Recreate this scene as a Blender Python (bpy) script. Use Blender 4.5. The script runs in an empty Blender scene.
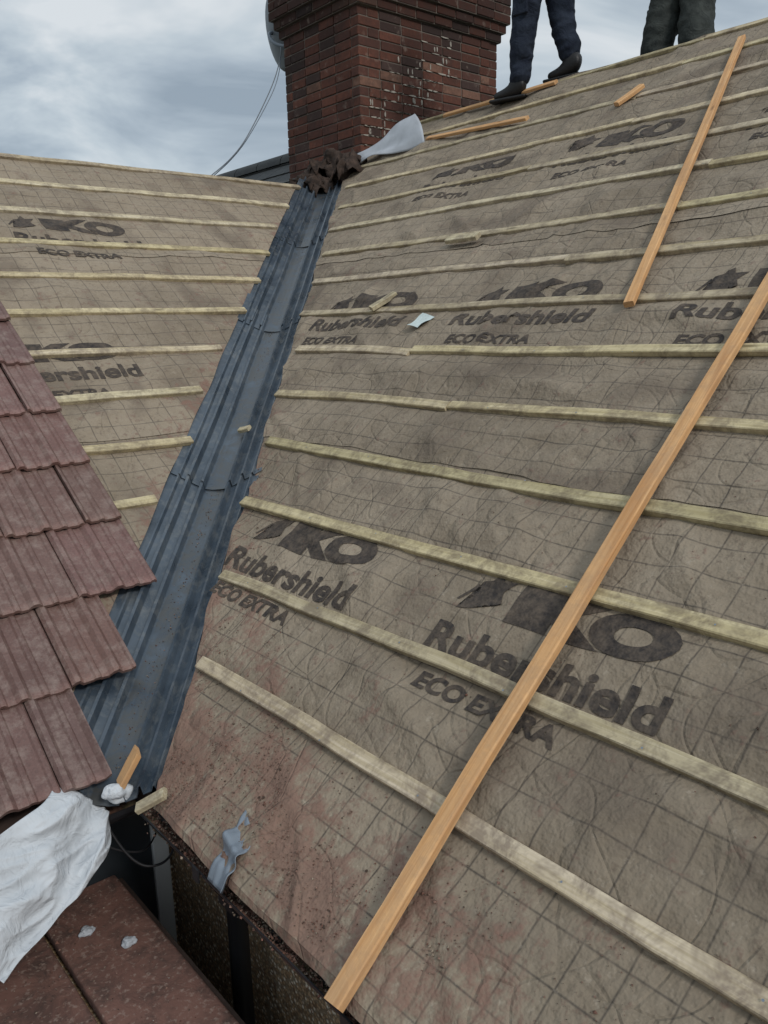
import bpy, bmesh, math, random
from mathutils import Vector, Matrix, noise
random.seed(7)
scene=bpy.context.scene
H=4.15
T=0.71; CP=1/math.sqrt(1+T*T); SP=T*CP
NR=Vector((-T,0,1)).normalized(); NL=Vector((0,-T,1)).normalized()
def nz(x,y,z=0.0): return noise.noise(Vector((x,y,z)))
def R(x,y,l=0.0): return Vector((x,y,T*x-1.965+H))+NR*l
def L(x,y,l=0.0): return Vector((x,y,T*y-3.03+H))+NL*l
def W(x,y,z): return Vector((x,y,z+H))
# ---------------------------------------------------------------- helpers
def link(o,parent=None):
    scene.collection.objects.link(o)
    if parent: o.parent=parent
    return o
def empty(name):
    e=bpy.data.objects.new(name,None); e.empty_display_size=.2; return link(e)
def mk(name,vs,fs,mat=None,parent=None,uv=None,col=None,smooth=False,mats=None,midx=None):
    me=bpy.data.meshes.new(name); me.from_pydata([tuple(v) for v in vs],[],fs)
    if uv is not None:
        l=me.uv_layers.new(name='UVMap')
        for lp in me.loops: l.data[lp.index].uv=uv[lp.vertex_index]
    if col is not None:
        a=me.color_attributes.new('Col','FLOAT_COLOR','POINT')
        for i,c in enumerate(col): a.data[i].color=(c[0],c[1],c[2],1)
    if mats:
        for m in mats: me.materials.append(m)
        if midx:
            for p,i in zip(me.polygons,midx): p.material_index=i
    elif mat: me.materials.append(mat)
    if smooth:
        for p in me.polygons: p.use_smooth=True
    me.update()
    return link(bpy.data.objects.new(name,me),parent)
def bevel(o,w=.003,seg=2):
    m=o.modifiers.new('b','BEVEL'); m.width=w; m.segments=seg; m.limit_method='ANGLE'; return o
class Acc:
    def __init__(s): s.v=[];s.f=[];s.uv=[];s.c=[]
    def add(s,vs,fs,uv=None,c=(1,1,1)):
        b=len(s.v); s.v+=[Vector(v) for v in vs]; s.f+=[tuple(i+b for i in f) for f in fs]
        s.uv+=uv if uv else [(0,0)]*len(vs); s.c+=c if isinstance(c,list) else [c]*len(vs)
    def obj(s,name,mat,parent=None,smooth=False): return mk(name,s.v,s.f,mat,parent,s.uv,s.c,smooth)
BOXF=[(0,3,2,1),(4,5,6,7),(0,1,5,4),(1,2,6,5),(2,3,7,6),(3,0,4,7)]
def box(acc,c,a,b,n,c4=(1,1,1)):
    """c centre, a,b,n half-extent vectors"""
    vs=[c-a-b-n,c+a-b-n,c+a+b-n,c-a+b-n,c-a-b+n,c+a-b+n,c+a+b+n,c-a+b+n]
    la,lb,ln=a.length,b.length,n.length
    uv=[(-la,-lb),(la,-lb),(la,lb),(-la,lb),(-la,-lb+2*ln),(la,-lb+2*ln),(la,lb+2*ln),(-la,lb+2*ln)]
    o=random.random()*20
    acc.add(vs,BOXF,[(u+o,v+o) for u,v in uv],c4)
def wbox(acc,x0,x1,y0,y1,z0,z1,c4=(1,1,1)):
    box(acc,W((x0+x1)/2,(y0+y1)/2,(z0+z1)/2),Vector(((x1-x0)/2,0,0)),Vector((0,(y1-y0)/2,0)),Vector((0,0,(z1-z0)/2)),c4)
def beam(acc,fn,w,h,seg=.10,jit=.0015,col=(1,1,1)):
    """fn(t)->(centre,side,normal) ; rectangular timber with chamfered arrises"""
    p0=fn(0)[0];p1=fn(1)[0];Ln=(p1-p0).length;n=max(2,int(Ln/seg)); o=random.random()*30
    ch=.003
    prof=[(-w/2+ch,0),(w/2-ch,0),(w/2,ch),(w/2,h-ch),(w/2-ch,h),(-w/2+ch,h),(-w/2,h-ch),(-w/2,ch)]
    per=[0,w,w+.003,w+h,w+h+.003,2*w+h,2*w+h+.003,2*w+2*h]
    vs=[];uv=[];fs=[];k=len(prof)
    for i in range(n+1):
        t=i/n;c,s,nn=fn(t)
        j1=nz(o+t*Ln*2.5,o)*jit*2; j2=nz(o,o+t*Ln*2.5)*jit
        for (a,b),pp in zip(prof,per):
            vs.append(c+s*(a+j1+random.uniform(-1,1)*.0007)+nn*(b+j2+random.uniform(-1,1)*.0006)); uv.append((t*Ln+o,pp+o))
    for i in range(n):
        for q in range(k):
            q2=(q+1)%k; fs.append((i*k+q,i*k+q2,(i+1)*k+q2,(i+1)*k+q))
    fs.append(tuple(range(k-1,-1,-1))); fs.append(tuple(n*k+q for q in range(k)))
    acc.add(vs,fs,uv,col)
def tube(name,pts,r,mat,parent=None,seg=8,closed=False):
    cu=bpy.data.curves.new(name,'CURVE');cu.dimensions='3D';cu.bevel_depth=r;cu.bevel_resolution=3
    sp=cu.splines.new('NURBS' if len(pts)>3 else 'POLY');sp.points.add(len(pts)-1)
    for i,p in enumerate(pts): sp.points[i].co=(*p,1)
    if len(pts)>3: sp.use_endpoint_u=True; sp.order_u=3
    cu.use_fill_caps=True
    o=bpy.data.objects.new(name,cu); cu.materials.append(mat); return link(o,parent)
# ---------------------------------------------------------------- node helpers
def newmat(name):
    m=bpy.data.materials.new(name);m.use_nodes=True;nt=m.node_tree
    return m,nt,nt.nodes['Principled BSDF']
def N(nt,t,ins=None,**pr):
    n=nt.nodes.new('ShaderNode'+t)
    for k,v in pr.items(): setattr(n,k,v)
    for k,v in (ins or {}).items():
        if isinstance(v,bpy.types.NodeSocket): nt.links.new(v,n.inputs[k])
        else: n.inputs[k].default_value=v
    return n
def M(nt,op,a,b=0.0,c=None,clamp=False):
    n=nt.nodes.new('ShaderNodeMath');n.operation=op;n.use_clamp=clamp
    for i,v in enumerate([a,b]+([c] if c is not None else [])):
        if isinstance(v,bpy.types.NodeSocket): nt.links.new(v,n.inputs[i])
        else: n.inputs[i].default_value=v
    return n.outputs[0]
def C(c): return (c[0],c[1],c[2],1)
def mix(nt,f,a,b,bt='MIX'):
    n=nt.nodes.new('ShaderNodeMixRGB');n.blend_type=bt
    for k,v in (('Fac',f),('Color1',a),('Color2',b)):
        if isinstance(v,bpy.types.NodeSocket): nt.links.new(v,n.inputs[k])
        else: n.inputs[k].default_value=v if k=='Fac' else C(v)
    return n.outputs[0]
def ramp(nt,f,st):
    n=nt.nodes.new('ShaderNodeValToRGB');nt.links.new(f,n.inputs[0]);e=n.color_ramp.elements
    while len(e)<len(st): e.new(.5)
    for i,(p,c) in enumerate(st):
        e[i].position=p; e[i].color=C(c) if hasattr(c,'__len__') else (c,c,c,1)
    return n.outputs[0]
def noi(nt,vec,scale,detail=4,rough=.55,dist=0):
    n=N(nt,'TexNoise',{'Scale':scale,'Detail':min(detail,4.0),'Roughness':rough,'Distortion':dist})
    if vec is not None: nt.links.new(vec,n.inputs['Vector'])
    return n.outputs[0]
def mapp(nt,vec,sc=(1,1,1),loc=(0,0,0)):
    return N(nt,'Mapping',{'Vector':vec,'Scale':sc,'Location':loc}).outputs[0]
def bump(nt,b,h,st,d=.01,norm=None):
    n=N(nt,'Bump',{'Height':h,'Strength':st,'Distance':d})
    if norm: nt.links.new(norm,n.inputs['Normal'])
    nt.links.new(n.outputs[0],b.inputs['Normal']);return n.outputs[0]
def bsum(nt,b,terms):
    acc=None
    for h,s in terms:
        v=M(nt,'MULTIPLY',h,s*100); acc=v if acc is None else M(nt,'ADD',acc,v)
    bump(nt,b,acc,1.0,.01)
def setc(nt,b,c,rough=.8,spec=.3):
    if isinstance(c,bpy.types.NodeSocket): nt.links.new(c,b.inputs['Base Color'])
    else: b.inputs['Base Color'].default_value=C(c)
    if isinstance(rough,bpy.types.NodeSocket): nt.links.new(rough,b.inputs['Roughness'])
    else: b.inputs['Roughness'].default_value=rough
    b.inputs['Specular IOR Level'].default_value=spec
def UV(nt): return N(nt,'TexCoord').outputs['UV']
def OB(nt): return N(nt,'TexCoord').outputs['Object']
# ---------------------------------------------------------------- materials
def simple(name,c,rough=.7,spec=.3,var=.25,sc=8,bs=.2,bsc=60):
    m,nt,b=newmat(name);o=OB(nt)
    n1=noi(nt,o,sc,3)
    col=mix(nt,n1,[x*(1-var) for x in c],[min(1,x*(1+var)) for x in c])
    setc(nt,b,col,rough,spec)
    if bs>.06: bump(nt,b,noi(nt,o,bsc,2),bs,.004)
    return m
def mat_underlay():
    m,nt,b=newmat('underlay_paper');uv=UV(nt);ob=OB(nt)
    med=noi(nt,ob,9,4,.68)
    cs=N(nt,'SeparateXYZ',{0:N(nt,'Attribute',attribute_name='Col').outputs['Vector']})
    dust,big,blot=cs.outputs[0],cs.outputs[1],cs.outputs[2]
    base=mix(nt,big,(.178,.141,.100),(.285,.230,.168))
    base=mix(nt,M(nt,'MULTIPLY',ramp(nt,med,[(.35,0),(.7,1)]),.40),base,(.345,.285,.215))
    sep=N(nt,'SeparateXYZ',{0:uv})
    def gl(s,step,wd):
        f=M(nt,'FRACT',M(nt,'MULTIPLY',s,1/step)); a=M(nt,'ABSOLUTE',M(nt,'SUBTRACT',f,.5))
        return M(nt,'SUBTRACT',1,M(nt,'MULTIPLY',M(nt,'SUBTRACT',.5,a),step/wd),clamp=True)
    g=M(nt,'MAXIMUM',gl(sep.outputs[0],.1,.0038),gl(sep.outputs[1],.1,.0038))
    fade=ramp(nt,med,[(.3,1.0),(.72,.3)])
    base=mix(nt,M(nt,'MULTIPLY',g,fade),base,(.048,.041,.036))
    sp=noi(nt,ob,34,3,.75)
    base=mix(nt,ramp(nt,sp,[(.56,0),(.70,.5)]),base,(.10,.073,.055))
    base=mix(nt,ramp(nt,sp,[(.30,.35),(.40,0)]),base,(.39,.33,.26))
    bl=M(nt,'ADD',blot,M(nt,'MULTIPLY',M(nt,'SUBTRACT',med,.5),1.3))
    base=mix(nt,ramp(nt,bl,[(.50,0),(.85,.5)]),base,(.105,.079,.060))
    d=M(nt,'ADD',dust,M(nt,'MULTIPLY',M(nt,'SUBTRACT',med,.5),2.0))
    d=M(nt,'ADD',d,M(nt,'MULTIPLY',M(nt,'SUBTRACT',sp,.5),1.5))
    base=mix(nt,ramp(nt,d,[(.38,0),(.85,.78)]),base,mix(nt,sp,(.100,.050,.037),(.29,.170,.128)))
    setc(nt,b,base,.82,.25)
    cr=N(nt,'TexVoronoi',{'Vector':N(nt,'VectorMath',{0:ob,1:N(nt,'TexNoise',{'Vector':ob,'Scale':2.5,'Detail':1.0}).outputs['Color']},operation='ADD').outputs[0],'Scale':4.2},feature='DISTANCE_TO_EDGE').outputs[0]
    bsum(nt,b,[(M(nt,'MINIMUM',cr,.05),.048),(med,.022),(sp,.0028)])
    return m
def mat_ink():
    m,nt,b=newmat('underlay_print');ob=OB(nt)
    med=noi(nt,ob,9,4,.68);sp=noi(nt,ob,34,3,.75)
    f=ramp(nt,M(nt,'ADD',M(nt,'MULTIPLY',sp,.6),M(nt,'MULTIPLY',med,.4)),[(.38,0),(.66,.8)])
    setc(nt,b,mix(nt,f,(.036,.031,.029),(.145,.112,.084)),.8,.2);bsum(nt,b,[(med,.022)]);return m
def mat_wood(name,a,bb,dark,grey,dirt=.5):
    m,nt,b=newmat(name);uv=UV(nt)
    g=noi(nt,mapp(nt,uv,(2.2,70,1)),1,3,.65,.8)
    base=mix(nt,ramp(nt,g,[(.3,0),(.7,1)]),a,bb)
    g2=noi(nt,mapp(nt,uv,(1.2,18,1)),1,2,.6,1.5)
    base=mix(nt,M(nt,'MULTIPLY',ramp(nt,g2,[(.5,0),(.72,1)]),.5),base,dark)
    kn=N(nt,'TexVoronoi',{'Vector':mapp(nt,uv,(3.5,14,1)),'Scale':1.0}).outputs['Distance']
    base=mix(nt,ramp(nt,kn,[(.05,.8),(.16,0)]),base,[x*.35 for x in dark])
    dd=noi(nt,OB(nt),10,4,.85,.3)
    base=mix(nt,M(nt,'MULTIPLY',ramp(nt,dd,[(.41,0),(.62,1)]),dirt),base,grey)
    c=N(nt,'Attribute',attribute_name='Col').outputs['Color']
    base=mix(nt,1,base,c,'MULTIPLY')
    setc(nt,b,base,.75,.2);bsum(nt,b,[(g,.0012),(dd,.002)]);return m
def mat_tile():
    m,nt,b=newmat('concrete_tile');ob=OB(nt);c=N(nt,'Attribute',attribute_name='Col').outputs['Color']
    n1=noi(nt,ob,5,4,.7);base=mix(nt,n1,(.115,.060,.050),(.220,.130,.110))
    base=mix(nt,1,base,c,'MULTIPLY')
    fine=noi(nt,ob,120,2,.7)
    base=mix(nt,ramp(nt,fine,[(.42,0),(.75,.5)]),base,(.070,.043,.038))
    base=mix(nt,ramp(nt,noi(nt,ob,16,4,.82),[(.46,0),(.68,.6)]),base,(.27,.205,.175))
    setc(nt,b,base,.62,.4);bsum(nt,b,[(fine,.0012)]);return m
def mat_brick():
    m,nt,b=newmat('chimney_brick');ob=OB(nt);c=N(nt,'Attribute',attribute_name='Col').outputs['Color']
    n26=noi(nt,ob,26,3,.75)
    base=mix(nt,M(nt,'MULTIPLY',ramp(nt,n26,[(.33,0),(.72,1)]),.55),c,(.045,.027,.023))
    base=mix(nt,ramp(nt,noi(nt,ob,3.2,4,.7),[(.46,0),(.72,.65)]),base,(.035,.025,.022))
    base=mix(nt,ramp(nt,noi(nt,ob,11,3,.7),[(.6,0),(.75,.35)]),base,(.34,.27,.22))
    setc(nt,b,base,.9,.2);bump(nt,b,n26,.6,.006);return m
def mat_tray():
    m,nt,b=newmat('valley_liner_grp');ob=OB(nt)
    n3=noi(nt,ob,4,3,.7)
    base=mix(nt,ramp(nt,n3,[(.35,0),(.7,1)]),(.034,.047,.063),(.078,.100,.125))
    n14=noi(nt,ob,14,4,.78,.6)
    base=mix(nt,ramp(nt,n14,[(.48,0),(.72,.6)]),base,(.165,.170,.165))
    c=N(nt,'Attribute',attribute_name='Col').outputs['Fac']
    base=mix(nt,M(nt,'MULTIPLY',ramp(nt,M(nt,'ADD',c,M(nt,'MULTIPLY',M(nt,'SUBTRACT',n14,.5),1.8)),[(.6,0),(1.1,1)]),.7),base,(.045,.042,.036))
    setc(nt,b,base,ramp(nt,n3,[(.3,.22),(.7,.45)]),.55);return m
def mat_slate():
    m,nt,b=newmat('dark_slate')
    setc(nt,b,mix(nt,noi(nt,OB(nt),7,3),(.025,.027,.03),(.065,.065,.06)),.7,.3);return m
def mat_pebble():
    m,nt,b=newmat('pebbledash');ob=OB(nt)
    v=N(nt,'TexVoronoi',{'Vector':ob,'Scale':85.0});s=N(nt,'SeparateXYZ',{0:v.outputs['Color']}).outputs[0]
    base=ramp(nt,s,[(0,(.16,.09,.05)),(.4,(.42,.27,.15)),(.7,(.60,.44,.27)),(1,(.75,.67,.54))])
    base=mix(nt,ramp(nt,v.outputs['Distance'],[(.35,0),(.6,.8)]),base,(.14,.10,.065))
    setc(nt,b,base,.85,.3);bump(nt,b,v.outputs['Distance'],-1,.008);return m
def mat_redflat():
    m,nt,b=newmat('weathered_red_roofing');ob=OB(nt)
    base=mix(nt,noi(nt,ob,3,3,.7),(.095,.045,.036),(.25,.135,.105))
    n9=noi(nt,ob,9,4,.8,.4)
    base=mix(nt,ramp(nt,n9,[(.44,0),(.68,.75)]),base,(.05,.038,.033))
    base=mix(nt,ramp(nt,noi(nt,ob,60,2,.7),[(.56,0),(.70,.7)]),base,(.30,.22,.18))
    setc(nt,b,base,.8,.3);bsum(nt,b,[(n9,.006)]);return m
def mat_debris():
    m,nt,b=newmat('tile_crumbs');c=N(nt,'Attribute',attribute_name='Col').outputs['Color']
    n=noi(nt,OB(nt),70,3,.75)
    setc(nt,b,mix(nt,ramp(nt,n,[(.35,0),(.65,.85)]),c,(.05,.033,.025)),.9,.2);bump(nt,b,n,.8,.006);return m
def mat_cloth(name,a,bb,sc=18,rough=.9):
    m,nt,b=newmat(name);ob=OB(nt)
    setc(nt,b,mix(nt,ramp(nt,noi(nt,ob,sc,4,.6),[(.3,0),(.7,1)]),a,bb),rough,.15)
    bsum(nt,b,[(noi(nt,ob,12,3,.6,1.2),.016)]);return m
MU=mat_underlay();MI=mat_ink();MT=mat_tile();MB=mat_brick();MV=mat_tray();MS=mat_slate();MP=mat_pebble();MR=mat_redflat();MD=mat_debris()
MW=mat_wood('treated_batten_wood',(.44,.37,.22),(.65,.57,.40),(.32,.26,.14),(.19,.15,.11),.72)
MO=mat_wood('fresh_batten_wood',(.52,.27,.11),(.71,.43,.21),(.38,.17,.065),(.36,.23,.14),.38)
MK=simple('black_plastic',(.018,.018,.02),.38,.5,.3,6,.05)
MF=simple('dark_fascia_timber',(.05,.034,.028),.8,.3,.5,14,.4,40)
MWH=simple('white_upvc',(.62,.63,.62),.35,.5,.08,4,.02)
MLD=simple('lead_sheet',(.17,.20,.235),.42,.6,.35,9,.3,25)
MLW=simple('pale_lead_flashing',(.40,.42,.45),.6,.4,.3,9,.3,20)
MGL=simple('window_glass',(.03,.035,.04),.08,.6,.1,2,0)
MMO=simple('old_mortar',(.15,.125,.105),.95,.1,.4,20,.6,60)
MLM=simple('pale_mortar',(.38,.34,.29),.95,.1,.4,30,.6,60)
MRAG=mat_cloth('dirty_rag',(.020,.016,.014),(.085,.058,.045))
MFL=mat_cloth('white_membrane_sheet',(.42,.44,.46),(.58,.60,.62),5,.6)
MNAV=mat_cloth('navy_trousers',(.014,.018,.030),(.030,.038,.055))
MGRN=mat_cloth('grey_green_trousers',(.030,.034,.032),(.06,.066,.06))
MJK=mat_cloth('dark_jacket',(.02,.02,.024),(.04,.04,.048))
MBT=simple('work_boots',(.012,.011,.011),.5,.4,.3,20,.3,80)
MSK=simple('skin',(.42,.24,.17),.55,.4,.08,12,.05)
MHR=simple('hair',(.05,.032,.02),.8,.3,.3,40,.5,120)
MEY=simple('eye',(.6,.6,.58),.2,.5,.02,4,0)
MDISH=simple('dish_grey',(.15,.165,.18),.5,.4,.15,6,.05)
MLAB=simple('paper_label',(.55,.62,.60),.7,.3,.3,60,.1)
MGR,nt,b=newmat('garden_ground');ob=OB(nt)
setc(nt,b,mix(nt,ramp(nt,noi(nt,ob,.15,4,.7),[(.4,0),(.6,1)]),mix(nt,noi(nt,ob,3,4,.7),(.035,.055,.018),(.08,.10,.035)),mix(nt,noi(nt,ob,8,4),(.16,.15,.14),(.24,.23,.21))),.95,.2)
# ---------------------------------------------------------------- ground
gv=[];gf=[]
for i in range(21):
    for j in range(21): gv.append((-300+30*i,-300+30*j,0))
for i in range(20):
    for j in range(20): a=i*21+j; gf.append((a,a+21,a+22,a+1))
mk('ground',gv,gf,MGR)
# ---------------------------------------------------------------- house
house=empty('bungalow_house')
EX=.885;EY=2.385;RX=5.10;RY=5.80
def crease(v,k): return max(0,1-k*abs(v))**1.3
def undR(x,y):
    w=abs(math.sin(math.pi*(x-1.199)/.277))**.6 if x>1.2 else min(1,abs(x-1.199)*5)
    n=nz(x*3.0,y*1.7,1)*.020+nz(x*9,y*4.0,3)*.008+nz(x*5+y*5,y*2-x*2,6)*.009
    n+=.016*crease(nz(x*1.7+y*.8,y*1.5-x*.5,9),7)+.014*crease(nz(x*2.1-y*1.1,y*1.1+x*.8,19),8)+.010*crease(nz(x*3.5,y*1.2,29),8)
    return .002+w*min(.040,max(-.005,n+.009))
def undL(x,y):
    w=abs(math.sin(math.pi*(y-3.27)/.2817))**.6
    n=nz(x*1.7,y*3,21)*.020+nz(x*4,y*9,23)*.008+.016*crease(nz(x*1.5+y*.8,y*1.5-x*.5,39),7)+.012*crease(nz(x*1.2-y,y*2,49),8)
    return .002+w*min(.040,max(-.005,n+.009))
def eR(x): return x+1.5-.255-.018*nz(x*4,2)-.008*nz(x*13,5)
def eL(y): return y-1.5-.285-.014*nz(y*4,7)
lapx=[.865,2.06,3.30]
def cl01(v): return min(1,max(0,v))
def tone(x,y,s=0):
    big=cl01(.5+.75*nz(x*1.1,y*1.1,s+60)+.35*nz(x*3,y*2,s+61))
    blot=cl01(.40+.55*nz(x*1.8,y*2.4,s+62)+.65*nz(x*7,y*3.5,s+63))
    return big,blot
def dustR(x,y):
    dv=x+1.5-y; v=0
    v+=.58*math.exp(-max(0,dv-.25)/.17)*(1 if x<2.0 else .45)
    v+=.52*math.exp(-((x-.98)/.16)**2)*(1 if y>.9 else .45)
    v+=.50*math.exp(-((dv-.52-.9*(1.45-x))/.12)**2)*(1 if x<1.5 else 0)
    v+=.20*math.exp(-x/3)
    return min(1,v)
def sheetR(k,x0,x1,lift):
    ny=360;nx=int((x1-x0)/.020);vs=[];uv=[];cl=[];fs=[];ymin=-2.2
    for i in range(nx+1):
        for j in range(ny+1):
            xa=x0+(x1-x0)*i/nx
            y=ymin+(eR(xa)-ymin)*j/ny
            wob=(.016*nz(y*1.7,k*5)+.006*nz(y*7,k*3))*(1-i/nx)
            x=xa+wob
            d=(x-x0)*1.2
            curl=math.exp(-max(0,d)/.02)*(.0008+.006*max(0,nz(y*3,k*9)))*(1 if k else -.3)
            vs.append(R(x,y,lift+undR(x,y)+curl)); uv.append((y+k*.037,x/CP)); bg_,bl_=tone(x,y,k*11); cl.append((dustR(x,y),bg_,bl_))
    for i in range(nx):
        for j in range(ny): a=i*(ny+1)+j; fs.append((a,a+ny+1,a+ny+2,a+1))
    return vs,fs,uv,cl
ul=empty('roofing_underlay')
LR=[.004,.0065,.009]
for k,(a,bx) in enumerate(zip(lapx,[2.24,3.46,RX])):
    v,f,u,c=sheetR(k,a,bx,LR[k]); mk('underlay_course_%d'%(k+1),v,f,MU,ul,u,c,True)
vs=[];fs=[];uv=[];n=240
for j in range(n+1):
    y=-2.2+(eR(.865)+2.2)*j/n
    wob=(.016*nz(y*1.7,0)+.006*nz(y*7,0))
    p=R(.865+wob,y,.004+undR(.865+wob,y)-.0012)
    q=p+Vector((-.008+.008*nz(y*3,8),0,-.016-.02*abs(nz(y*4,4))))
    vs+=[p,q];uv+=[(y,0),(y,.05)]
for j in range(n): fs.append((2*j,2*j+2,2*j+3,2*j+1))
mk('underlay_eave_edge',vs,fs,MU,ul,uv,[(.7,.4,.6)]*len(vs),True)
ul2=empty('roofing_underlay')
lapy=[2.37,3.60,4.86]
for k,(a,bx) in enumerate(zip(lapy,[3.78,5.02,RY])):
    ny=160;nx=int((bx-a)/.023);vs=[];uv=[];cl=[];fs=[]
    for i in range(nx+1):
        for j in range(ny+1):
            ya=a+(bx-a)*i/nx; x=-2.6+(eL(ya)+2.6)*j/ny
            y=ya+(.012*nz(x*1.7,k*5+40))*(1-i/nx)
            curl=math.exp(-(i/nx*(bx-a))/.03)*.0015 if k else 0
            vs.append(L(x,y,LR[k]+undL(x,y)+curl));uv.append((x+k*.03,y/CP));bg_,bl_=tone(x,y,k*11+100);cl.append((.14+.35*math.exp(-max(0,eL(ya)-x)/.12),cl01(bg_+.15),bl_))
    for i in range(nx):
        for j in range(ny): q=i*(ny+1)+j; fs.append((q,q+1,q+ny+2,q+ny+1))
    mk('underlay_course_%d'%(k+1),vs,fs,MU,ul2,uv,cl,True)
# ---- printed lettering
def textmesh(body,w,h,off):
    cu=bpy.data.curves.new('t','FONT');cu.body=body;cu.size=1;cu.offset=off;cu.resolution_u=5
    o=bpy.data.objects.new('t',cu);scene.collection.objects.link(o)
    dg=bpy.context.evaluated_depsgraph_get();me=bpy.data.meshes.new_from_object(o.evaluated_get(dg))
    bpy.data.objects.remove(o)
    xs=[v.co.x for v in me.vertices];ys=[v.co.y for v in me.vertices]
    x0,x1,y0,y1=min(xs),max(xs),min(ys),max(ys)
    bm=bmesh.new();bm.from_mesh(me)
    for v in bm.verts: v.co=Vector(((v.co.x-x0)/(x1-x0)*w,(v.co.y-y0)/(y1-y0)*h,0))
    return bm
def chop(bm,st=.018):
    xs=[v.co.x for v in bm.verts];ys=[v.co.y for v in bm.verts]
    for ax,(a,c) in ((0,(min(xs),max(xs))),(1,(min(ys),max(ys)))):
        t=a+st
        while t<c:
            no=Vector((1,0,0)) if ax==0 else Vector((0,1,0))
            bmesh.ops.bisect_plane(bm,geom=bm.verts[:]+bm.edges[:]+bm.faces[:],plane_co=no*t,plane_no=no);t+=st
    bm.verts.ensure_lookup_table();bm.verts.index_update()
    return [v.co.copy() for v in bm.verts],[tuple(v.index for v in f.verts) for f in bm.faces]
T1=chop(textmesh('Rubershield',.75,.098,.032));T2=chop(textmesh('ECO EXTRA',.48,.058,.040));T3=chop(textmesh('IKO',.50,.145,.075))
bm=bmesh.new()
for poly in ([(0,0),(.05,.01),(.09,.06),(.14,.05),(.12,.09),(.15,.13),(.10,.125),(.085,.16),(.06,.12),(.03,.11),(.045,.07)],[(-.02,.03),(-.01,.03),(.03,.09),(.02,.10)]):
    bm.faces.new([bm.verts.new((a,c,0)) for a,c in poly])
bmesh.ops.triangulate(bm,faces=bm.faces[:]);T4=chop(bm)
def inst(name,right,ox,oy,kl,par):
    acc=Acc()
    for (vs,fs),dx,dy in ((T1,0,0),(T2,.07,-.125),(T3,.20,.150),(T4,.02,.150)):
        out=[]
        for v in vs:
            if right:
                y=oy-(v.x+dx);x=ox+(v.y+dy)*CP
                out.append(R(x,y,LR[kl]+undR(x,y)+.0024))
            else:
                x=ox+v.x+dx;y=oy+(v.y+dy)*CP
                out.append(L(x,y,LR[kl]+undL(x,y)+.0024))
        acc.add(out,fs)
    acc.obj(name,MI,par,True)
for i in range(4): inst('printed_lettering',True,1.505,2.755-1.115*i,0,ul)
for i in range(5): inst('printed_lettering',True,2.735,3.875-1.115*i,1,ul)
for i in range(5): inst('printed_lettering',True,3.93,4.26-1.115*i,2,ul)
for i in range(3): inst('printed_lettering',False,1.55-1.115*i,4.94,2,ul2)
for i in range(3): inst('printed_lettering',False,1.02-1.115*i,3.95,1,ul2)
# ---- roof slopes, and planes added below the underlay to block light leaks
def quad(name,pts,mat,uv=None,par=house):
    return mk(name,pts,[tuple(range(len(pts)))],mat,par,uv or [(p.x,p.y) for p in pts])
YM0,YM1=-3.0,9.6
quad('main_roof_light_block',[R(.90,YM0,-.02),R(RX,YM0,-.02),R(RX,RX+1.5,-.02),R(.90,.90+1.5,-.02)],MF)  # dark plane in place of rafters, added to stop light leaking through
quad('wing_roof_light_block',[L(-4.5,2.41,-.02),L(2.41-1.5,2.41,-.02),L(RY-1.5,RY,-.02),L(-4.5,RY,-.02)],MF)  # same added light-blocking plane under the wing underlay
zr=T*RX-1.965
quad('main_roof_back_slope',[W(RX,YM0,zr),W(RX+4.25,YM0,zr-T*4.25),W(RX+4.25,YM1,zr-T*4.25),W(RX,YM1,zr)],MS)
acc=Acc()
x=1.0
while x<RX-.02:
    x2=min(x+.2,RX); y=5.9
    while y<YM1:
        wd=.3; jit=random.uniform(-.004,.004);cc=random.uniform(.7,1.2)
        p=[R(x+jit,y+.003,.030),R(x+jit,y+wd-.003,.030),R(x2+.02,y+wd-.003,.018),R(x2+.02,y+.003,.018)]
        acc.add([q-NR*.007 for q in p]+p,BOXF,[(0,0)]*8,(cc,cc,cc)); y+=wd
    x+=.2
acc.obj('far_slates',MS,house)
quad('far_slate_deck',[R(1.0,5.85,0),R(RX,5.85,0),R(RX,YM1,0),R(1.0,YM1,0)],MF)
zl=T*RY-3.03
quad('wing_roof_back_slope',[W(-4.5,RY,zl),W(RY-1.5+.02,RY,zl),W(1.2,RY+3.1,zl-T*3.1),W(-4.5,RY+3.1,zl-T*3.1)],MS)
acc=Acc()
y=7.0
while y<YM1:
    n=8;vs=[];fs=[]
    for a in range(n+1):
        an=math.pi*a/n
        for yy in (y,y+.44): vs.append(W(RX+.12*math.cos(an),yy,zr-.03+.11*math.sin(an)))
    for a in range(n): fs.append((2*a,2*a+1,2*a+3,2*a+2))
    acc.add(vs,fs);y+=.45
acc.obj('ridge_tiles',MS,house,True)
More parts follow.
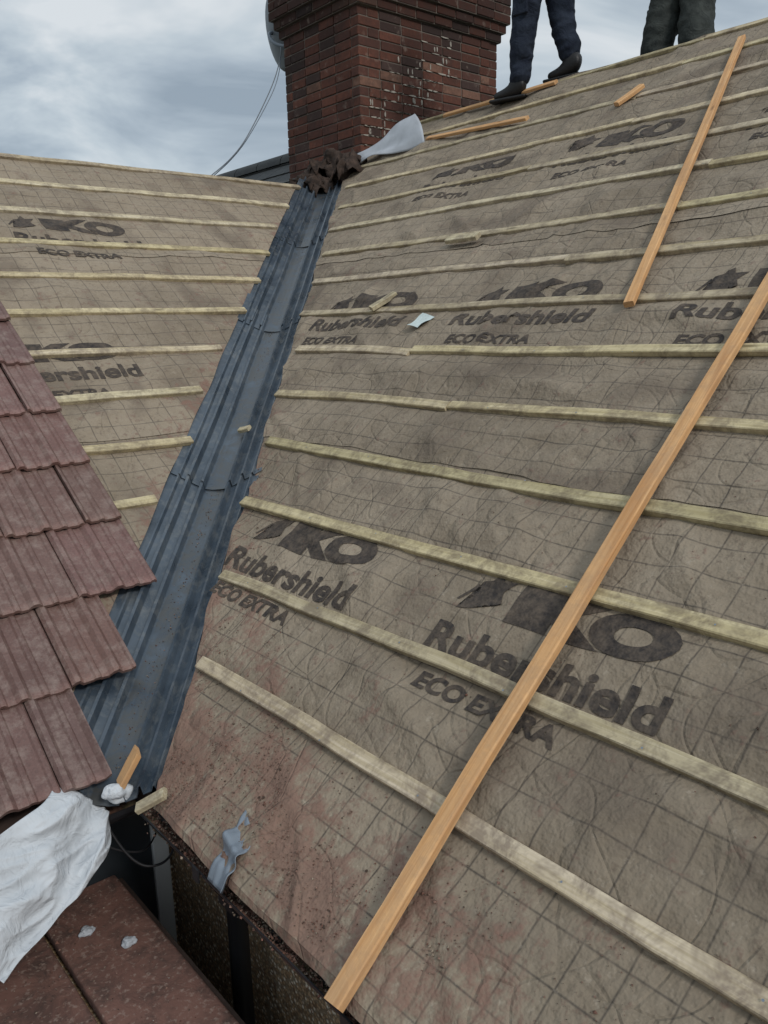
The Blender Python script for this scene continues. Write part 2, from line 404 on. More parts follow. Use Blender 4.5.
# walls
acc=Acc()
WX,WY=1.12,2.62
def wall(x0,x1,y0,y1,zt,zb=-H): wbox(acc,x0,x1,y0,y1,zb,zt)
wall(WX,WX+.25,YM0+.1,WY+.25,-1.42)
wall(-4.4,WX,WY,WY+.25,-1.42)
wall(-4.4,-4.15,WY+.25,8.6,-1.42)
wall(-4.15,WX+.25,8.6,8.85,-1.42)
wall(WX,WX+.25,8.85,YM1-.1,-1.42)
wall(8.85,9.1,YM0+.1,YM1-.1,-1.42)
wall(WX+.25,8.85,YM0+.1,YM0+.35,-1.42)
wall(WX+.25,8.85,YM1-.35,YM1-.1,-1.42)
acc.obj('pebbledash_walls',MP,house)
mk('gables',[W(.95,YM0+.12,-1.42),W(9.2,YM0+.12,-1.42),W(RX,YM0+.12,zr-.03),W(.95,YM1-.12,-1.42),W(9.2,YM1-.12,-1.42),W(RX,YM1-.12,zr-.03),
   W(-4.35,2.6,-1.42),W(-4.35,8.9,-1.42),W(-4.35,RY,zl-.04)],[(0,1,2),(3,4,5),(6,7,8)],MP,house)
acc=Acc()
wbox(acc,.895,.915,YM0,2.36,-1.445,-1.375)
wbox(acc,.915,1.12,YM0,2.62,-1.44,-1.422)
wbox(acc,-4.4,.90,2.395,2.415,-1.53,-1.375)
wbox(acc,-4.4,.915,2.415,2.62,-1.48,-1.462)
acc.obj('fascia_boards',MF,house)
acc=Acc()
x0,x1,z0,z1=.45,1.10,-2.95,-1.60
wbox(acc,x0,x0+.06,2.585,2.63,z0,z1);wbox(acc,x1-.06,x1,2.585,2.63,z0,z1)
wbox(acc,x0+.06,x1-.06,2.587,2.63,z1-.06,z1);wbox(acc,x0+.06,x1-.06,2.587,2.63,z0,z0+.06)
wbox(acc,x0-.03,x1,2.55,2.618,z0-.05,z0-.002)
bevel(acc.obj('window_frame',MWH,house),.004)
acc=Acc();wbox(acc,x0+.06,x1-.06,2.600,2.612,z0+.06,z1-.06);acc.obj('window_glass',MGL,house)
acc=Acc()
for (a,c) in ((-2.6,-1.2),(-1.0,-.2)): wbox(acc,a,c,2.58,2.63,-3.3,-2.0)
bevel(acc.obj('windows',MWH,house),.004)
acc=Acc()
for (a,c) in ((-2.54,-1.94),(-1.88,-1.26),(-.94,-.26)): wbox(acc,a,c,2.572,2.584,-3.24,-2.06)
acc.obj('window_panes',MGL,house)
# ---------------------------------------------------------------- gutters
def gutter(name,P,t0,t1,r=.056):
    """P(t,a,b): t along, a across, b up"""
    vs=[];fs=[];n=10
    for xx in (t0,t1):
        for rr in (r,r-.004):
            for a in range(n+1):
                an=math.pi+math.pi*a/n; vs.append(P(xx,rr*math.cos(an),rr*math.sin(an)))
    m=n+1
    for a in range(n):
        fs.append((a,a+1,2*m+a+1,2*m+a));fs.append((m+a,3*m+a,3*m+a+1,m+a+1))
        fs.append((a,m+a,m+a+1,a+1));fs.append((2*m+a,2*m+a+1,3*m+a+1,3*m+a))
    fs.append((0,2*m,3*m,m));fs.append((n,m+n,3*m+n,2*m+n))
    g=mk(name,vs,fs,MK,None,smooth=False)
    vs=[];fs=[];n=260;q=7;cl=[]
    for i in range(n+1):
        xx=t0+.01+(t1-t0-.02)*i/n
        for j in range(q):
            aa=(j/(q-1)*2-1)*(r-.007)
            b=-.018+.016*nz(xx*9,j*.5)+.012*nz(xx*26,j*.9)
            vs.append(P(xx,aa,b)); k=nz(xx*5,j,3); cl.append((.20+.09*k,.105+.05*k,.075+.035*k) if k>-.1 else (.08,.08,.04))
    for i in range(n):
        for j in range(q-1): a=i*q+j; fs.append((a,a+q,a+q+1,a+1))
    mk('gutter_debris',vs,fs,MD,g,col=cl,smooth=True)
    return g
g=gutter('eaves_gutter',lambda t,a,b:W(t,2.325+a,-1.425+b),-4.4,.90)
acc=Acc();wbox(acc,.90,.915,2.262,2.388,-1.49,-1.42);acc.obj('stop_end',MK,g)
acc=Acc()
for xx in (-3,-2,-1,0,.75): wbox(acc,xx,xx+.03,2.262,2.268,-1.49,-1.415)
acc.obj('gutter_brackets',MK,g)
g2=gutter('eaves_gutter',lambda t,a,b:W(.872+a,t,-1.392+b),YM0,2.22,.030)
acc=Acc()
for yy in (-1.5,-.6,.3,1.15,1.80): wbox(acc,.836,.842,yy,yy+.03,-1.425,-1.385)
acc.obj('gutter_brackets',MK,g2)
dp=tube('black_downpipe',[W(.94,1.965,-1.43),W(1.03,1.965,-1.50),W(1.03,1.965,-4.1)],.034,MK)
acc=Acc()
for z in (-1.66,-2.6,-3.6): wbox(acc,.990,1.115,1.925,2.005,z-.02,z+.02)
bevel(acc.obj('pipe_clips',MK,dp),.005)
# ---------------------------------------------------------------- low flat roofed store
st=empty('flat_roof_store')
acc=Acc()
ZS=-1.84
for i,(a,c) in enumerate([(-1.6,-.22),(-.20,.325),(.335,.60),(.612,.885)]):
    z=ZS+(.0,.012,-.004,.010)[i]
    wbox(acc,a,c,.35,2.56,z-.045,z)
bevel(acc.obj('roof_panels',MR,st),.01,3)
acc=Acc();wbox(acc,-1.55,.85,.40,2.55,-H,ZS-.055);acc.obj('store_walls',MP,st)
acc=Acc();wbox(acc,-1.62,.90,.325,.347,ZS-.12,ZS+.01);wbox(acc,.888,.905,.35,2.55,ZS-.12,ZS-.01);bevel(acc.obj('edge_trim',MF,st),.003)
# ---------------------------------------------------------------- fixed battens
accR=Acc();accL=Acc()
def bc():
    k=random.uniform(.80,1.06);return (k,k*random.uniform(.95,1.0),k*random.uniform(.86,1.04))
def rb(x,y0,y1,acc=accR,h=.025,lift=.006):
    o=random.random()*50;tl=random.uniform(-.009,.009);w=random.uniform(.041,.048);bow=random.uniform(-.014,.014)
    def fn(t):
        y=y0+(y1-y0)*t
        tw=.12*nz(y*.6,o+30)
        return R(x+tl*(t-.5)*2+bow*math.sin(math.pi*t)+.014*nz(y*.7,o)+.004*nz(y*3,o),y,lift+.001+.005*nz(y*1.6,o+9)),(Vector((CP,0,SP))+NR*tw).normalized(),NR
    beam(acc,fn,w,h,col=bc())
for k in range(15):
    x=1.199+.277*k
    yend=x+1.5-.275+random.uniform(-.055,.03)
    if k==14: x-=.02; yend=5.6
    cuts=sorted([random.uniform(-1.4,.2)]+([random.uniform(2.0,3.8)] if k>3 else []))
    ys=[-2.25]+[c for c in cuts if c<yend-.6]+[yend]
    for a,c in zip(ys[:-1],ys[1:]): rb(x+random.uniform(-.006,.006),a+.0015,c-.0015)
accR.obj('roof_battens',MW)
for k in range(-3,10):
    y=3.27+.2817*k; xe=y-1.5-.27+random.uniform(-.05,.02)
    if k==-3: xe=.78
    if k==-2: xe=.98
    o=random.random()*50
    def fn(t,y=y,xe=xe,o=o):
        x=-2.6+(xe+2.6)*t
        return L(x,y+.016*nz(x*.8,o)+.004*nz(x*3,o),.007+.0045*nz(x*1.6,o)),Vector((0,CP,SP)),NL
    beam(accL,fn,random.uniform(.041,.048),.025,col=bc())
accL.obj('roof_battens',MW)
acc=Acc()
for k in range(14):
    x=1.199+.277*k;y=-1.9
    while y<x+1.1:
        p=R(x+random.uniform(-.008,.008),y+random.uniform(-.02,.02),.036);r=.0028
        vs=[p+Vector((CP,0,SP))*r*math.cos(a*1.047)+Vector((0,1,0))*r*math.sin(a*1.047) for a in range(6)]
        acc.add(vs,[(0,1,2,3,4,5)]);y+=.40
acc.obj('batten_nails',MLD,None)
# ---------------------------------------------------------------- loose battens
def loose(name,p0,p1,w,h,mat,nrm,ext=0):
    acc=Acc();d=(p1-p0).normalized();s=d.cross(nrm).normalized();o=random.random()*9
    beam(acc,lambda t:(p0.lerp(p1,t)+s*.006*math.sin(t*2.5+o),s,nrm),w,h);return acc.obj(name,mat)
loose('loose_timber_batten',R(.835,1.160,.040),R(3.75,1.432,.042),.045,.026,MO,NR)
loose('loose_timber_batten',R(2.79,1.84,.040),R(4.84,2.55,.042),.040,.025,MO,NR)
loose('loose_timber_batten',R(4.65,4.90,.040),R(4.56,3.84,.041),.036,.022,MO,NR)
loose('loose_timber_batten',R(4.99,5.05,.040),R(4.985,3.95,.043),.042,.022,MO,NR)
loose('timber_offcut',R(2.84,3.42,.038),R(2.96,3.37,.026),.045,.024,MW,NR)
loose('timber_offcut',R(3.34,3.36,.040),R(3.345,3.13,.040),.045,.024,MW,NR)
loose('timber_offcut',R(4.43,3.07,.040),R(4.58,3.00,.040),.045,.024,MO,NR)
loose('timber_offcut',R(2.06,3.50,.03),R(2.075,3.44,.03),.03,.02,MW,NR)
loose('timber_offcut',R(.845,2.262,.025),R(.93,2.225,.08),.05,.022,MO,NR)
loose('timber_offcut',R(.84,2.12,.026),R(.90,2.06,.026),.035,.02,MW,NR)
vs=[];fs=[]
for i in range(5):
    for j in range(4): vs.append(R(2.71+.018*i+.006*j,2.93+.032*j-.01*i,.040+.006*math.sin(i*1.3+j)))
for i in range(4):
    for j in range(3): a=i*4+j;fs.append((a,a+4,a+5,a+1))
mk('torn_paper_label',vs,fs,MLAB,smooth=True)
# ---------------------------------------------------------------- valley liner
r2=math.sqrt(.5)
prof=[(0,.024),(.020,.0155),(.040,.008),(.050,.004),(.056,.034),(.066,.036),(.073,.003),(.095,.002),(.108,.002),(.114,.034),(.124,.034),(.131,.002),(.155,.002),(.160,.016),(.167,.016),(.172,.002),(.205,.002)]
full=[(-e,h) for e,h in reversed(prof[1:])]+prof
acc=Acc();cl=[]
segs=[(.775,1.85),(1.75,2.80),(2.70,3.60),(3.51,4.42)]
for si,(s0,s1) in enumerate(segs):
    n=30;vs=[];uv=[];fs=[];k=len(full);sh=.005*(si%2)-.0025
    for i in range(n+1):
        s=s0+(s1-s0)*i/n
        for q,(e,h) in enumerate(full):
            ee=e+.005*nz(s*2.2,si*3+e*8)+sh
            if q in (0,k-1): ee+=.008*nz(s*5,e*30)
            z=T*s-1.965+T*r2*abs(ee)+h+.008*(1-(i/n))*(1 if si else 0)+.003*nz(s*3,e*12,4)+.001
            vs.append(W(s+ee*r2,s+1.5-ee*r2,z)); uv.append((s,e)); 
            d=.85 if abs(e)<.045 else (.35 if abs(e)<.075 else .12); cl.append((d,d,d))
    for i in range(n):
        for q in range(k-1): a=i*k+q; fs.append((a,a+1,a+k+1,a+k))
    acc.add(vs,fs,uv)
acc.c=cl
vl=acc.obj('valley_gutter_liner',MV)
m=vl.modifiers.new('s','SOLIDIFY');m.thickness=.003;m.offset=-1
# ---------------------------------------------------------------- tiles
accT=Acc()
def tprof(u):
    h=0
    for c,wd,ht in ((.018,.020,.016),(.088,.013,.008),(.150,.024,.017),(.218,.013,.008),(.285,.012,.008)):
        d=abs(u-c); h=max(h,ht*min(1,max(0,(wd-d)/(wd*.6))))
    return h
us=[0,.004,.010,.018,.026,.032,.04,.06,.075,.081,.088,.095,.101,.118,.126,.133,.141,.15,.159,.167,.174,.182,.205,.211,.218,.225,.231,.26,.272,.278,.285,.291,.297]
for r in range(0,12):
    yb=2.335+.2817*r; off=0 if r%2==0 else .15
    xr=1.27; xcut={0:.815,1:1.04}.get(r,None)
    first=True
    while xr>-1.7:
        wd=.15 if (first and off) else .30
        ustart=.30-wd
        xl=xr-wd; first=False
        tc=random.uniform(.80,1.16);tcol=(tc*random.uniform(.97,1.05),tc,tc*random.uniform(.96,1.04))
        jl=random.uniform(0,.006);jy=random.uniform(-.006,.006);rot=random.uniform(-.014,.014)
        U=[u for u in us if u>=ustart-1e-6]
        bm=bmesh.new();rows=[];edge=bm.verts.layers.float.new('e')
        for iv,tv in enumerate((0,.02,.08,.5,1)):
            top=[];bot=[]
            for u in U:
                y=yb+jy+.342*tv+rot*(u-.15)+(.002*nz(u*60,r*7+xr*9) if iv<2 else 0); base=.052-.028*tv+jl
                x=xl+(u-ustart)
                hh=tprof(u)-(.004 if tv==0 else 0)
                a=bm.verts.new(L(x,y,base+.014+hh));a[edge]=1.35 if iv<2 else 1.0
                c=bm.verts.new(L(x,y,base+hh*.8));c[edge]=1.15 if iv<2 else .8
                top.append(a);bot.append(c)
            rows.append((top,bot))
        nU=len(U)
        for iv in range(4):
            (t0,b0),(t1,b1)=rows[iv],rows[iv+1]
            for q in range(nU-1):
                bm.faces.new((t0[q],t0[q+1],t1[q+1],t1[q]));bm.faces.new((b0[q],b1[q],b1[q+1],b0[q+1]))
            bm.faces.new((t0[0],t1[0],b1[0],b0[0]));bm.faces.new((t0[-1],b0[-1],b1[-1],t1[-1]))
        for q in range(nU-1):
            t,bb=rows[0];bm.faces.new((t[q],bb[q],bb[q+1],t[q+1]))
            t,bb=rows[4];bm.faces.new((t[q],t[q+1],bb[q+1],bb[q]))
        if xcut:
            bmesh.ops.bisect_plane(bm,geom=bm.verts[:]+bm.edges[:]+bm.faces[:],plane_co=Vector((xcut,0,0)),plane_no=Vector((1,0,0)),clear_outer=True)
            eds=[e for e in bm.edges if e.is_boundary]
            if eds: bmesh.ops.holes_fill(bm,edges=eds,sides=0)
        bm.verts.ensure_lookup_table();bm.verts.index_update()
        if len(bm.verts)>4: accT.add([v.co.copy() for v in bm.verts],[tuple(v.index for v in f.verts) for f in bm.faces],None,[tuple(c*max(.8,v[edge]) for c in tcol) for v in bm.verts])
        bm.free(); xr-=wd
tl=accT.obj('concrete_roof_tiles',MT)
# ---------------------------------------------------------------- chimney
ch=empty('brick_chimney')
CX0,CX1,CY0,CY1=4.62,6.27,5.69,6.76
def bcol(z,face):
    k=random.random();s=random.uniform(.75,1.15)
    if k<.50: c=(.155,.060,.040)
    elif k<.80: c=(.115,.050,.037)
    elif k<.94: c=(.065,.040,.034)
    else: c=(.20,.105,.072)
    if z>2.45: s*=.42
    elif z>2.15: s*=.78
    return tuple(x*s for x in c)
acc=Acc();z=.35;course=0
core=Acc();wbox(core,CX0+.008,CX1-.008,CY0+.008,CY1-.008,0.3,2.56)
while z<3.25:
    o=0
    if z>2.50: o=.03*min(3,int((z-2.50)/.075)+1)
    if z>2.95: o=.06
    x0,x1,y0,y1=CX0-o,CX1+o,CY0-o,CY1+o
    bw=.225; 
    def run(L0,L1,f):
        n=round((L1-L0)/bw); w=(L1-L0)/n; a=L0; offs=0 if course%2 else w/2
        if offs: f(L0,L0+offs-.0); a=L0+offs
        while a<L1-.01:
            e=min(a+w,L1); f(a,e); a=e
    g=.0048;dpt=.1
    def fx(face):
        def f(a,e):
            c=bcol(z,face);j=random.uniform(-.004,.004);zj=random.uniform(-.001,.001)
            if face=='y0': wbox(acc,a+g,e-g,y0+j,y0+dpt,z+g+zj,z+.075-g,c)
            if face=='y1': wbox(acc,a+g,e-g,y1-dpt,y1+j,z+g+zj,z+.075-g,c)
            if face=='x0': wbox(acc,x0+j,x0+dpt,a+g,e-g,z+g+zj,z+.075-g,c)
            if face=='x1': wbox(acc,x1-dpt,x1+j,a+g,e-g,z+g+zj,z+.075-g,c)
        return f
    if course%2:
        run(x0,x1,fx('y0'));run(x0,x1,fx('y1'));run(y0+dpt,y1-dpt,fx('x0'));run(y0+dpt,y1-dpt,fx('x1'))
    else:
        run(x0+dpt,x1-dpt,fx('y0'));run(x0+dpt,x1-dpt,fx('y1'));run(y0,y1,fx('x0'));run(y0,y1,fx('x1'))
    if o: wbox(core,x0+.008,x1-.008,y0+.008,y1-.008,z,z+.0745)
    z+=.075;course+=1
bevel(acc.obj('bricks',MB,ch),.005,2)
core.obj('mortar',MMO,ch)
acc=Acc();wbox(acc,CX0,CX1,CY0,CY1,z-.001,z+.05);bevel(acc.obj('flaunching',MMO,ch),.03,3)
for px,py in ((5.0,6.2),(5.5,6.2),(6.0,6.2)):
    vs=[];fs=[];pr=[(.13,0),(.12,.1),(.105,.3),(.12,.32),(.12,.36),(.09,.36),(.085,.05)];n=20
    for r_,h_ in pr:
        for a in range(n): vs.append(W(px+r_*math.cos(2*math.pi*a/n),py+r_*math.sin(2*math.pi*a/n),z+.05+h_))
    for i in range(len(pr)-1):
        for a in range(n): fs.append((i*n+a,i*n+(a+1)%n,(i+1)*n+(a+1)%n,(i+1)*n+a))
    mk('chimney_pot',vs,fs,MT,ch,col=[(1,1,1)]*len(vs),smooth=True)
acc=Acc()
for i in range(110):
    x=random.uniform(4.66,5.7);zz=T*x-1.965+.06+random.uniform(0,.34)*(1 if random.random()<.75 else 1.6)
    hor=random.random()<.75
    zz=round((zz-.35)/.075)*.075+.35+(0 if hor else .037)
    w=random.uniform(.012,.06) if hor else .007;h=random.uniform(.003,.008) if hor else .025
    vs=[];n=9
    for a in range(n):
        an=2*math.pi*a/n;rr=random.uniform(.6,1.15);vs.append(W(x+w*rr*math.cos(an),CY0-.006,zz+h*rr*math.sin(an)))
    acc.add(vs+[v+Vector((0,.012,0)) for v in vs],[tuple(range(n))]+[(a,a+n,(a+1)%n+n,(a+1)%n) for a in range(n)])
acc.obj('mortar_smears',MLM,ch)
# ---------------------------------------------------------------- rags / lead at chimney foot
def blob(name,c,sx,sy,sz,mat,seed,amp=.5,par=None,fr=1.0,sub=4):
    bm=bmesh.new();bmesh.ops.create_icosphere(bm,subdivisions=sub,radius=1)
    for v in bm.verts:
        d=v.co.copy();k=1+amp*nz(d.x*1.3*fr+seed,d.y*1.3*fr,d.z*1.3*fr)+amp*.35*(1-2*abs(nz(d.x*2*fr+seed,d.y*2*fr,d.z*2*fr)))
        v.co=Vector((d.x*sx*k,d.y*sy*k,d.z*sz*k))+c
    me=bpy.data.meshes.new(name);bm.to_mesh(me);bm.free();me.materials.append(mat)
    for p in me.polygons:p.use_smooth=True
    return link(bpy.data.objects.new(name,me),par)
def sheetobj(name,fn,nu,nv,mat,par=None,thick=.002):
    vs=[fn(i/nu,j/nv) for i in range(nu+1) for j in range(nv+1)]
    fs=[(i*(nv+1)+j,(i+1)*(nv+1)+j,(i+1)*(nv+1)+j+1,i*(nv+1)+j+1) for i in range(nu) for j in range(nv)]
    o=mk(name,vs,fs,mat,par,[(i/nu,j/nv) for i in range(nu+1) for j in range(nv+1)],smooth=True)
    m=o.modifiers.new('s','SOLIDIFY');m.thickness=thick;m.offset=0
    return o
rg=empty('crumpled_rag_bundle')
blob('rag_core_a',W(4.34,6.00,1.18),.11,.14,.11,MRAG,1,.7,rg)
blob('rag_core_b',W(4.48,5.66,1.24),.12,.10,.10,MRAG,5,.7,rg)
blob('rag_core_c',W(4.45,5.84,1.30),.08,.11,.11,MRAG,9,.8,rg)
for i,(cx,cy,cz,a) in enumerate([(4.27,5.80,1.12,0),(4.40,5.60,1.24,1.2),(4.42,5.92,1.30,2.1),(4.30,6.05,1.18,.6),(4.52,5.72,1.34,1.7)]):
    def rf(u,v,cx=cx,cy=cy,cz=cz,a=a,i=i):
        p=Vector(((u-.5)*.28,(v-.5)*.24,.08-.35*((u-.5)**2+(v-.5)**2)+.09*nz(u*3,v*3,i*5)+.05*nz(u*7,v*7,i*3)))
        p+=Vector((nz(u*3,v*3,i+50),nz(u*3,v*3,i+70),0))*.08
        return W(cx,cy,cz-.01)+Matrix.Rotation(a,3,'Z')@p
    sheetobj('rag_fold_%d'%i,rf,26,22,MRAG,rg,.003)
# peeled pale flashing strip leaning against the chimney base, tapering to the rag end
def fl(u,v):
    tap=.25+.75*u
    bt=R(4.54+.08*u,5.62-.72*u,.045+.02*math.sin(u*5)); tp=R(4.54+.08*u+.22*tap,5.655-.50*u,.06+.13*tap)
    p=bt.lerp(tp,v)
    return p+NR*(.040*math.sin(v*3.14)*(-.6+u)+.02*nz(u*3,v*3,2)+.014*math.sin(u*8+v*2))+Vector((0,-.03*math.sin(v*3.1),0))
sheetobj('peeled_flashing_sheet',fl,30,18,MLW)
# lead scrap on eave
def ls(u,v):
    x=.845+.14*u*(1-.25*v);y=1.73-.10*v+.03*u*u
    p=R(x,y,.026+.010*nz(u*4,v*4)+.030*math.exp(-((u-.55)/.12)**2)*(1-.3*v)+.03*max(0,v-.75)*4*(1-u))
    if u<.2: p.z-=.12*(.2-u)
    return p
sheetobj('lead_scrap',ls,26,18,MLD)
blob('white_plastic_packer',R(.83,2.25,.03),.038,.028,.028,MFL,21,.5,None,.7)
# ---------------------------------------------------------------- white sheet over gutter
TL,TR_,BR,BL=W(.16,2.16,-1.46),W(.655,2.285,-1.305),W(.765,2.21,-1.50),W(.385,2.02,-1.61)
def ws(u,v):
    p=TL.lerp(TR_,u).lerp(BL.lerp(BR,u),v)
    p=p+Vector((.04*math.sin(v*3.1),0,.03*math.sin(u*3.14)*(1-v)))*1.0
    if u>.5: p.x+=.025*math.sin(v*3.14)*(u-.5)*2
    n=Vector((0,-.8,.6))
    f=.050*nz(u*1.8+v,v*2.0,5)+.026*(1-3*abs(nz(u*2.2+v*1.4,v*1.2-u,7)))+.009*(1-3*abs(nz(u*5-v*3,v*5,8)))+.003*nz(u*12,v*12,3)
    e=min(1,4*v+.2)
    p=p+n*f*e
    p=p+Vector((0,0,-.025*nz(u*4,9)))*v
    if u>.85: p=p+Vector((0,.05,0))*((u-.85)/.15)**2
    return p
sheetobj('crumpled_white_membrane',ws,110,90,MFL,None,.0012)
tube('loose_cable',[W(.78,2.30,-1.45),W(.82,2.24,-1.60),W(.93,2.20,-1.63),W(1.0,2.26,-1.56),W(.99,2.40,-1.5)],.004,MK)
tube('loose_cable',[W(.72,2.30,-1.48),W(.80,2.26,-1.56),W(.93,2.26,-1.60),W(1.08,2.5,-1.52)],.003,MK)
# ---------------------------------------------------------------- loose crumbs of tile and mortar
acc=Acc()
def crumb(p,s,c):
    vs=[]
    for d in ((1,0,0),(-1,0,0),(0,1,0),(0,-1,0),(0,0,1),(0,0,-1)):
        vs.append(p+Vector(d)*s*random.uniform(.5,1.2)+Vector((random.uniform(-1,1),random.uniform(-1,1),0))*s*.3)
    acc.add(vs,[(0,2,4),(2,1,4),(1,3,4),(3,0,4),(2,0,5),(1,2,5),(3,1,5),(0,3,5)],None,c)
cc=[(.23,.11,.08),(.16,.08,.06),(.32,.19,.145),(.10,.07,.055),(.36,.29,.22),(.22,.16,.12)]
n=0
while n<6500:
    x=random.uniform(.88,4.9);y=random.uniform(.2,x+1.22)
    if random.random()>dustR(x,y)**1.8*1.3+.008: continue
    if nz(x*5,y*5,77)<-.05: continue
    s=random.choice([.0007,.0009,.0012,.0016,.0024]) if random.random()<.988 else .0045
    crumb(R(x,y,.0055+undR(x,y)+.001),s*random.uniform(.7,1.3),random.choice(cc));n+=1
for i in range(700):
    s=random.uniform(.85,4.2);e=random.gauss(0,.018)
    crumb(W(s+e*r2,s+1.5-e*r2,T*s-1.965+.028),random.uniform(.001,.0035),random.choice(cc))
for i in range(900):
    x=random.uniform(-.2,.88);y=random.uniform(1.2,2.5);crumb(W(x,y,ZS+.010),random.uniform(.001,.004)*(3 if random.random()<.03 else 1),random.choice(cc+[(.4,.38,.34)]))
for i in range(1500):
    y=random.uniform(.4,2.2);crumb(W(.866+random.gauss(0,.014),y,-1.405+random.uniform(0,.008)),random.uniform(.0015,.006),random.choice(cc))
acc.obj('tile_crumbs',MD)
for i,(x,y) in enumerate(((.70,2.33),(.78,2.20))):
    blob('rubble_fragment',W(x,y,ZS+.02),.020,.016,.012,MLW,i*7+2,.5)
# ---------------------------------------------------------------- satellite dish
sd=empty('satellite_dish')
cn=W(4.72,7.06,2.68);nn=Vector((.93,-.20,.22)).normalized();a1=nn.cross(Vector((0,0,1))).normalized();a2=a1.cross(nn)
vs=[];fs=[];nr,na=8,32
for i in range(nr+1):
    for a in range(na):
        rr=i/nr;an=2*math.pi*a/na;vs.append(cn+a1*(.29*rr*math.cos(an))+a2*(.33*rr*math.sin(an))+nn*(.07*rr*rr))
for i in range(nr):
    for a in range(na): fs.append((i*na+a,i*na+(a+1)%na,(i+1)*na+(a+1)%na,(i+1)*na+a))
o=mk('reflector',vs,fs,MDISH,sd,smooth=True);m=o.modifiers.new('s','SOLIDIFY');m.thickness=.006
tube('reflector_rim',[cn+a1*(.29*math.cos(t*math.pi/16))+a2*(.33*math.sin(t*math.pi/16))+nn*.07 for t in range(33)],.006,MLD,sd)
sgn=1 if a2.z>0 else -1
tube('lnb_arm',[cn-a2*.30*sgn+nn*.06,cn+nn*.40-a2*.12*sgn],.011,MLD,sd)
blob('lnb',cn+nn*.42-a2*.08*sgn,.045,.035,.035,MDISH,3,.1,sd)
tube('mount_arm',[cn-nn*.01,cn-nn*.07,W(4.68,6.95,2.52),W(4.75,6.77,2.50)],.018,MLD,sd)
acc=Acc();wbox(acc,4.68,4.82,6.765,6.785,2.38,2.62);bevel(acc.obj('wall_bracket',MLD,sd),.004)
tube('aerial_cable',[W(4.66,6.85,2.50),W(4.60,6.80,2.30),W(4.22,6.62,1.80),W(3.85,6.40,1.42),W(3.33,6.15,1.10),W(3.1,6.05,.90)],.0045,MDISH)
tube('aerial_cable',[W(4.66,6.86,2.50),W(4.63,6.82,2.26),W(4.26,6.66,1.80),W(3.88,6.44,1.43),W(3.37,6.18,1.10),W(3.15,6.08,.88)],.004,MLD)
# ---------------------------------------------------------------- people
def skin(name,J,E,root,mats,sel=None,sub=2,disp=0,par=None,seed=0):
    keys=list(J);me=bpy.data.meshes.new(name)
    me.from_pydata([tuple(W(*J[k][0])) for k in keys],[(keys.index(a),keys.index(c)) for a,c in E],[])
    o=bpy.data.objects.new(name,me);scene.collection.objects.link(o)
    o.modifiers.new('sk','SKIN').use_smooth_shade=True
    for i,k in enumerate(keys):
        sv=me.skin_vertices[0].data[i];r=J[k][1];sv.radius=r if hasattr(r,'__len__') else (r,r);sv.use_root=(k==root)
    ss=o.modifiers.new('ss','SUBSURF');ss.levels=sub;ss.render_levels=sub
    dg=bpy.context.evaluated_depsgraph_get();m2=bpy.data.meshes.new_from_object(o.evaluated_get(dg));bpy.data.objects.remove(o)
    for m in mats: 
        m2.materials.append(m)
    nrm=[v.normal.copy() for v in m2.vertices]
    if disp:
        for v,nn_ in zip(m2.vertices,nrm):
            p=v.co; f=disp*(1-2.2*abs(nz(p.x*5+seed,p.y*5,p.z*11)))+disp*.5*nz(p.x*16,p.y*16+seed,p.z*26)
            v.co=p+nn_*f
    for p in m2.polygons:
        p.use_smooth=True
        p.material_index=sel(p.center-Vector((0,0,H))) if sel else 0
    return link(bpy.data.objects.new(name,m2),par)
def hand(par,w,d,side,up,name):
    d=d.normalized();side=side.normalized();nn_=d.cross(side).normalized()
    J={'w':(w,.024),'p':(w+d*.045,(.036,.018))};E=[('w','p')]
    for i,(ln,sx) in enumerate(((.070,.030),(.080,.010),(.074,-.011),(.058,-.031))):
        b0=w+d*.078+side*sx
        J['k%d'%i]=(b0,.0100);J['m%d'%i]=(b0+d*ln*.5+nn_*.008,.0088);J['t%d'%i]=(b0+d*ln*.85+nn_*.028,.0075)
        E+=[('p','k%d'%i),('k%d'%i,'m%d'%i),('m%d'%i,'t%d'%i)]
    J['th0']=(w+d*.03+side*.035,.013);J['th1']=(w+d*.065+side*.055+nn_*.01,.011);J['th2']=(w+d*.09+side*.058+nn_*.022,.009)
    E+=[('p','th0'),('th0','th1'),('th1','th2')]
    J={k:(tuple(v[0]),v[1]) for k,v in J.items()}
    skin(name,J,E,'w',[MSK],None,2,0,par)
